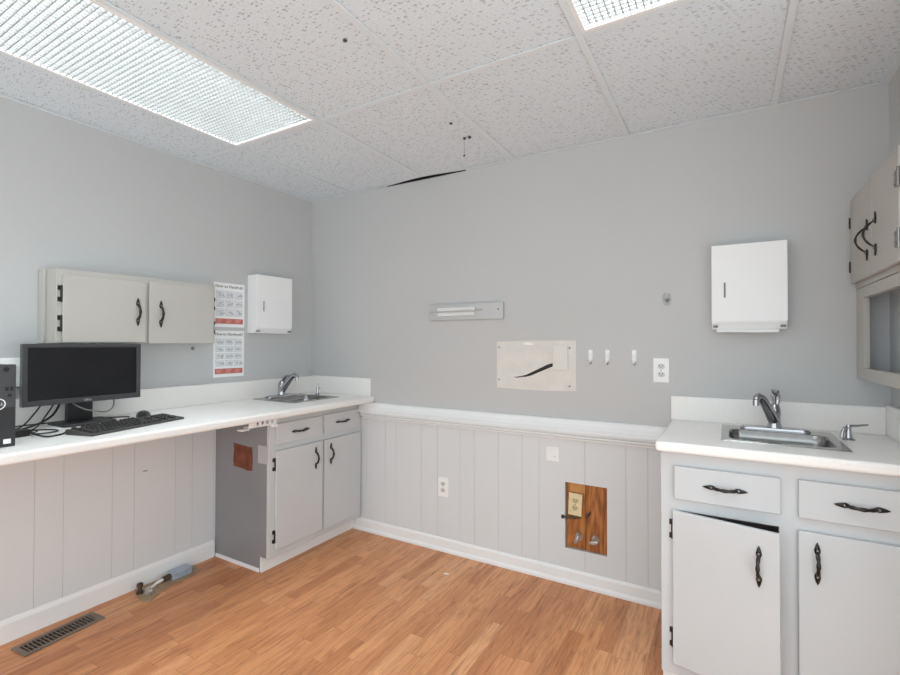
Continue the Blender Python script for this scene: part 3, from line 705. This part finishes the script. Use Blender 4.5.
t = thing('floor_junction_box', 'grey metal junction box and pipe stubs on a tan plate along the left baseboard', 'junction box', (0.07, -1.06, 0))
obj('base_plate', MB().prism([(-0.055, 0.160), (0.030, 0.150), (0.060, 0.090), (0.062, -0.04), (0.125, -0.165), (0.110, -0.195), (0.0, -0.175), (-0.054, -0.150)], 'z', 0.0004, 0.004), M_TAN, t)
b = obj('box', MB().box(-0.030, 0.030, 0.000, 0.104, 0.004, 0.036), M_GALV, t, bevel=0.003)
obj('box_lid', MB().box(-0.033, 0.033, -0.003, 0.107, 0.036, 0.0385), M_GALV, b, bevel=0.001)
for y in (0.02, 0.05, 0.08): obj('knockout', MB().cyl((0.0295, y, 0.020), (0.0315, y, 0.020), 0.009, seg=14), M_GALV, b)
obj('connector', MB().cyl((0.0, 0.0, 0.022), (0.0, -0.040, 0.020), 0.014, seg=14), M_RUST, t, smooth=True)
obj('conduit', MB().tube([(0.0, -0.038, 0.020), (0.004, -0.07, 0.017), (0.016, -0.10, 0.013), (0.022, -0.122, 0.014)], [0.008, 0.0075, 0.007, 0.007], 12), M_WPLASTIC, t, smooth=True, label='white conduit')
mb = MB(); mb.lathe([(0.016, 0.004), (0.016, 0.014), (0.010, 0.016), (0.010, 0.036), (0.015, 0.038), (0.015, 0.052), (0.008, 0.056)], (0.010, -0.158, 0), 14)
obj('pipe_stub', mb, M_RUST, t, smooth=True)
mb = MB(); mb.lathe([(0.018, 0.004), (0.018, 0.012), (0.012, 0.014), (0.012, 0.026), (0.004, 0.028)], (0.045, -0.140, 0), 14).cyl((0.045, -0.14, 0.018), (0.072, -0.125, 0.018), 0.009).cyl((0.045, -0.14, 0.018), (0.022, -0.122, 0.016), 0.010)
obj('fitting', mb, M_ZINC, t, smooth=True)
tag(obj('paper_scrap', MB().prism([(1.300, -0.255), (1.328, -0.250), (1.324, -0.240), (1.302, -0.246)], 'z', 0.0005, 0.003), M_PAPER), 'tiny white scrap on the floor near the back baseboard', 'scrap')

# ------------------------------------------------------------------ ceiling bits
M_DOT = mat('dark_dot', (70, 68, 66), 0.7)
for x, y, lb in ((1.524, -1.294, 'dark screw in the ceiling tile nearest the top of the photo'), (1.528, -0.575, 'single dark screw in the ceiling, left of the paired hook')):
    tag(obj('ceiling_screw', MB().lathe([(0.0075, 0), (0.0075, -0.003), (0.003, -0.005)], (x, y, H + 0.0035), 12), M_DOT), lb, 'screw')
t = thing('ceiling_hook', 'pair of dark ceiling hooks with a wire thread hanging down', 'hook', (1.521, -0.401, H + 0.0035))
for s in (-0.014, 0.014): obj('hook', MB().lathe([(0.0085, 0), (0.0085, -0.004), (0.004, -0.009)], (s, 0, 0), 12), M_DOT, t)
obj('wire', MB().tube([(-0.014, 0, -0.006), (-0.015, 0.002, -0.05), (-0.016, 0.0, -0.088)], [0.0009, 0.0008, 0.0008], 6), M_GREYSLOT, t)
obj('wire_end', MB().ball((-0.016, 0, -0.090), 0.005), M_DOT, t)

# ------------------------------------------------------------------ computer
ZC = 0.915
t = thing('monitor', 'black widescreen computer monitor, screen off, standing on the left counter', 'monitor', (0.175, -1.5025, ZC), PI / 2)
mw, z0, z1 = 0.225, 0.096, 0.356
bz = obj('bezel', MB().box(-mw, mw, -0.014, 0.016, z0, z1), M_BEZEL, t, bevel=0.003)
cut(bz, MB().box(-mw + 0.017, mw - 0.017, -0.03, -0.009, z0 + 0.022, z1 - 0.017))
obj('screen', MB().box(-mw + 0.017, mw - 0.017, -0.0095, -0.0085, z0 + 0.022, z1 - 0.017), M_SCREEN, t, label='dark switched off screen')
obj('rear_housing', MB().loft([[(x, 0.016, z) for x, z in ((-0.18, z0 + 0.02), (0.18, z0 + 0.02), (0.18, z1 - 0.02), (-0.18, z1 - 0.02))], [(x, 0.045, z) for x, z in ((-0.12, z0 + 0.05), (0.12, z0 + 0.05), (0.12, z1 - 0.05), (-0.12, z1 - 0.05))]]), M_BLACKP, t)
obj('stand_neck', MB().box(-0.050, 0.050, 0.046, 0.072, 0.008, 0.22), M_BLACKP, t, bevel=0.004)
obj('stand_base', MB().loft([[(x, y + 0.02, z) for x, y, _ in rrect(0, 0, 0.105 * s, 0.085 * s, 0.02, 0)] for s, z in ((1, 0.0005), (1, 0.006), (0.96, 0.010))]), M_BLACKP, t)
me = text_mesh('DELL', 0.013, 0.0004); me.materials.append(M_STRIPMETAL)
obj('logo', me, None, t, loc=(0.005, -0.0142, z0 + 0.010))

t = thing('keyboard', 'black full size computer keyboard angled at the front of the left counter', 'keyboard', (0.430, -1.438, ZC), PI / 2 + 0.27)
kb = [(-0.068, 0.0005), (0.068, 0.0005), (0.068, 0.020), (0.058, 0.022), (-0.062, 0.010), (-0.068, 0.008)]
obj('keyboard_base', MB().prism(kb, 'x', -0.222, 0.222), M_KEYBASE, t, bevel=0.002)
def slope(y): return 0.010 + (y + 0.062) * 0.1
kcache = {}
def key(w, x, y):
    if w not in kcache:
        h = w / 2 - 0.0012
        mbk = MB().loft([[(-h, -0.0078, 0), (h, -0.0078, 0), (h, 0.0078, 0), (-h, 0.0078, 0)], [(-h + 0.002, -0.0058, 0.007), (h - 0.002, -0.0058, 0.007), (h - 0.002, 0.0064, 0.008), (-h + 0.002, 0.0064, 0.008)]])
        me = mbk.mesh('key'); me.materials.append(M_KEY); kcache[w] = me
    put('key', kcache[w], t, (x, y, slope(y) - 0.001), (0.1, 0, 0))
U_ = 0.0183
rows = [(0.046, [1, -1, 1, 1, 1, 1, -.5, 1, 1, 1, 1, -.5, 1, 1, 1, 1]),
        (0.022, [1] * 13 + [2]), (0.0035, [1.5] + [1] * 12 + [1.5]), (-0.015, [1.75] + [1] * 11 + [2.25]), (-0.0335, [2.25] + [1] * 10 + [2.75]), (-0.052, [1.25, 1.25, 1.25, 6.25, 1.25, 1.25, 1.25, 1.25])]
for y, ks in rows:
    x = -0.212
    for kk in ks:
        wk = abs(kk) * U_
        if kk > 0: key(round(wk, 4), x + wk / 2, y)
        x += wk
for y, xs in ((0.022, (0, 1, 2)), (0.0035, (0, 1, 2)), (-0.0335, (1,)), (-0.052, (0, 1, 2))):
    for q in xs: key(round(U_, 4), 0.062 + q * U_, y)
for r_, y in enumerate((0.022, 0.0035, -0.015, -0.0335, -0.052)):
    for q in range(4):
        if (r_, q) in ((4, 1), (2, 3), (4, 3)): continue
        key(round(U_, 4), 0.132 + q * U_ * 1.1, y)

t = thing('mouse', 'black computer mouse behind the keyboard on the left counter', 'mouse', (0.185, -1.262, ZC), PI / 2 - 0.5)
rings = []
for k in range(9):
    u = k / 8; y = -0.055 + 0.11 * u; hh = 0.029 * (math.sin(PI * (0.12 + 0.8 * u))) ** 0.8; ww = 0.031 * (math.sin(PI * (0.16 + 0.68 * u))) ** 0.6
    rings.append([(ww * math.cos(a), y, max(0.0006, hh * math.sin(a) if a <= PI else 0.0006)) for a in [PI * q / 12 for q in range(13)]])
obj('mouse_shell', MB().loft(rings), M_BLACKP, t, smooth=True)
obj('scroll_wheel', MB().cyl((-0.004, -0.032, 0.024), (0.004, -0.032, 0.024), 0.009), M_GREYP, t, smooth=True)

t = thing('computer_tower', 'slim black desktop computer standing at the left edge of the photo', 'computer', (0.225, -1.893, ZC), PI / 2)
hw, dp, hh = 0.047, 0.285, 0.285
obj('case', MB().box(-hw + 0.001, hw - 0.001, -dp + 0.025, 0, 0.0005, hh - 0.002), M_BLACKP, t, bevel=0.002)
obj('front_panel', MB().box(-hw, hw, -dp, -dp + 0.025, 0.0005, hh), M_GREYP, t, bevel=0.003)
mb = MB()
for r_ in range(9):
    for q in range(8):
        if (r_ + q) % 2: continue
        mb.box(-hw + 0.010 + q * 0.0095, -hw + 0.017 + q * 0.0095, -dp - 0.0008, -dp, 0.030 + r_ * 0.011, 0.038 + r_ * 0.011)
obj('vent_grille', mb, M_BLACKP, t)
obj('lower_panel', MB().box(-hw + 0.003, hw - 0.003, -dp - 0.0005, -dp + 0.001, 0.004, 0.138), M_BLACKP, t)
for k in range(2): obj('usb_port', MB().box(0.018 + k * 0.013, 0.027 + k * 0.013, -dp - 0.0008, -dp + 0.001, 0.194, 0.208), M_DARK, t, bevel=0.0005)
obj('audio_jack', MB().cyl((0.030, -dp - 0.001, 0.178), (0.030, -dp + 0.001, 0.178), 0.006, seg=14), M_DARK, t)
obj('power_button', MB().cyl((0.020, -dp - 0.0015, 0.268), (0.020, -dp + 0.001, 0.268), 0.0085, seg=20), M_DARK, t)
mb = MB(); n = 28
for rr in range(n):
    a, b = 2 * PI * rr / n, 2 * PI * (rr + 1) / n
    P = lambda r, ang, y: (r * math.cos(ang), y, 0.150 + r * math.sin(ang))
    mb.add([P(0.0165, a, -dp - 0.001), P(0.0165, b, -dp - 0.001), P(0.0195, b, -dp - 0.001), P(0.0195, a, -dp - 0.001), P(0.0165, a, -dp + 0.001), P(0.0165, b, -dp + 0.001), P(0.0195, b, -dp + 0.001), P(0.0195, a, -dp + 0.001)],
           [(0, 1, 2, 3), (2, 3, 7, 6), (0, 1, 5, 4)])
lg = obj('logo_ring', mb, M_WPLASTIC, t)
me = text_mesh('DELL', 0.012, 0.0004); me.materials.append(M_WPLASTIC)
obj('logo_lettering', me, None, lg, loc=(0, -dp - 0.0008, 0.150))
obj('sticker', MB().box(0.014, 0.034, -dp - 0.001, -dp + 0.001, 0.012, 0.028), M_PAPER, t, label='small white sticker')

t = thing('wall_box', 'white plastic wall box behind the monitor and desktop computer', 'wall box', (0, -1.84, 1.086), PI / 2)
obj('box_body', MB().prism([(-0.0005, 0), (-0.030, 0), (-0.034, 0.09), (-0.020, 0.122), (-0.0005, 0.124)], 'x', -0.16, 0.165), M_WPLASTIC, t, bevel=0.002)
obj('shadow_strip', MB().box(-0.16, 0.165, -0.026, -0.001, -0.006, 0.0), M_GREYSLOT, t)  # grey strip stands in for the shadow line under the box

def cable(pts, r, label, m=None, name='cable'):
    # smooth the control points
    P = [Vector(p) for p in pts]; out = []
    for i in range(len(P) - 1):
        p0, p1, p2, p3 = P[max(i - 1, 0)], P[i], P[i + 1], P[min(i + 2, len(P) - 1)]
        for k in range(8):
            u = k / 8
            out.append(0.5 * ((2 * p1) + (-p0 + p2) * u + (2 * p0 - 5 * p1 + 4 * p2 - p3) * u * u + (-p0 + 3 * p1 - 3 * p2 + p3) * u ** 3))
    out.append(P[-1])
    return tag(obj(name, MB().tube([tuple(q) for q in out], r, 8), m or M_RUBBER, smooth=True), label, 'cable', 'computer cables')
zc = ZC + 0.0035
cable([(0.120, -1.62, zc + 0.13), (0.140, -1.67, zc + 0.06), (0.165, -1.73, zc + 0.008), (0.175, -1.82, zc), (0.14, -2.02, zc)], 0.003, 'black monitor cable dropping to the counter beside the desktop computer')
cable([(0.115, -1.575, zc + 0.13), (0.150, -1.63, zc + 0.055), (0.215, -1.70, zc + 0.004), (0.24, -1.80, zc)], 0.003, 'second black cable dropping from the monitor, slanting left')
cable([(0.112, -1.562, zc + 0.12), (0.145, -1.61, zc + 0.045), (0.19, -1.70, zc + 0.012), (0.17, -1.79, zc), (0.10, -1.95, zc)], 0.0045, 'thick black cable sloping left from the monitor stand')
cable([(0.375, -1.640, zc + 0.006), (0.41, -1.675, zc), (0.425, -1.725, zc), (0.385, -1.748, zc + 0.007), (0.30, -1.738, zc + 0.008), (0.255, -1.745, zc + 0.006), (0.16, -1.81, zc + 0.008), (0.08, -1.97, zc)], 0.0035, 'black keyboard cord looping left across the counter')
cable([(0.165, -1.315, zc), (0.12, -1.36, zc), (0.09, -1.42, zc), (0.06, -1.50, zc), (0.05, -1.62, zc), (0.04, -1.80, zc)], 0.003, 'thin mouse cord running behind the monitor stand')
cable([(0.140, -1.375, zc + 0.115), (0.165, -1.385, zc + 0.062), (0.195, -1.425, zc + 0.042), (0.205, -1.475, zc + 0.050), (0.195, -1.52, zc + 0.066), (0.145, -1.56, zc + 0.105)], 0.003, 'grey cable hanging in a loop below the monitor', M_CABLEGREY)
cable([(0.255, -1.70, zc), (0.31, -1.735, zc), (0.36, -1.71, zc + 0.004), (0.33, -1.66, zc + 0.002), (0.27, -1.65, zc), (0.22, -1.69, zc), (0.20, -1.78, zc)], 0.003, 'black cord coiled flat on the counter left of the keyboard')
t = thing('power_adapter', 'black power adapter lying on the counter between computer and monitor', 'adapter', (0.318, -1.793, ZC), PI / 2 + 0.25)
obj('brick', MB().box(-0.045, 0.045, -0.022, 0.022, 0.0005, 0.026), M_RUBBER, t, bevel=0.004)
obj('plug_end', MB().cyl((0.045, 0, 0.013), (0.062, 0, 0.013), 0.008, 0.005, 12), M_RUBBER, t, smooth=True)
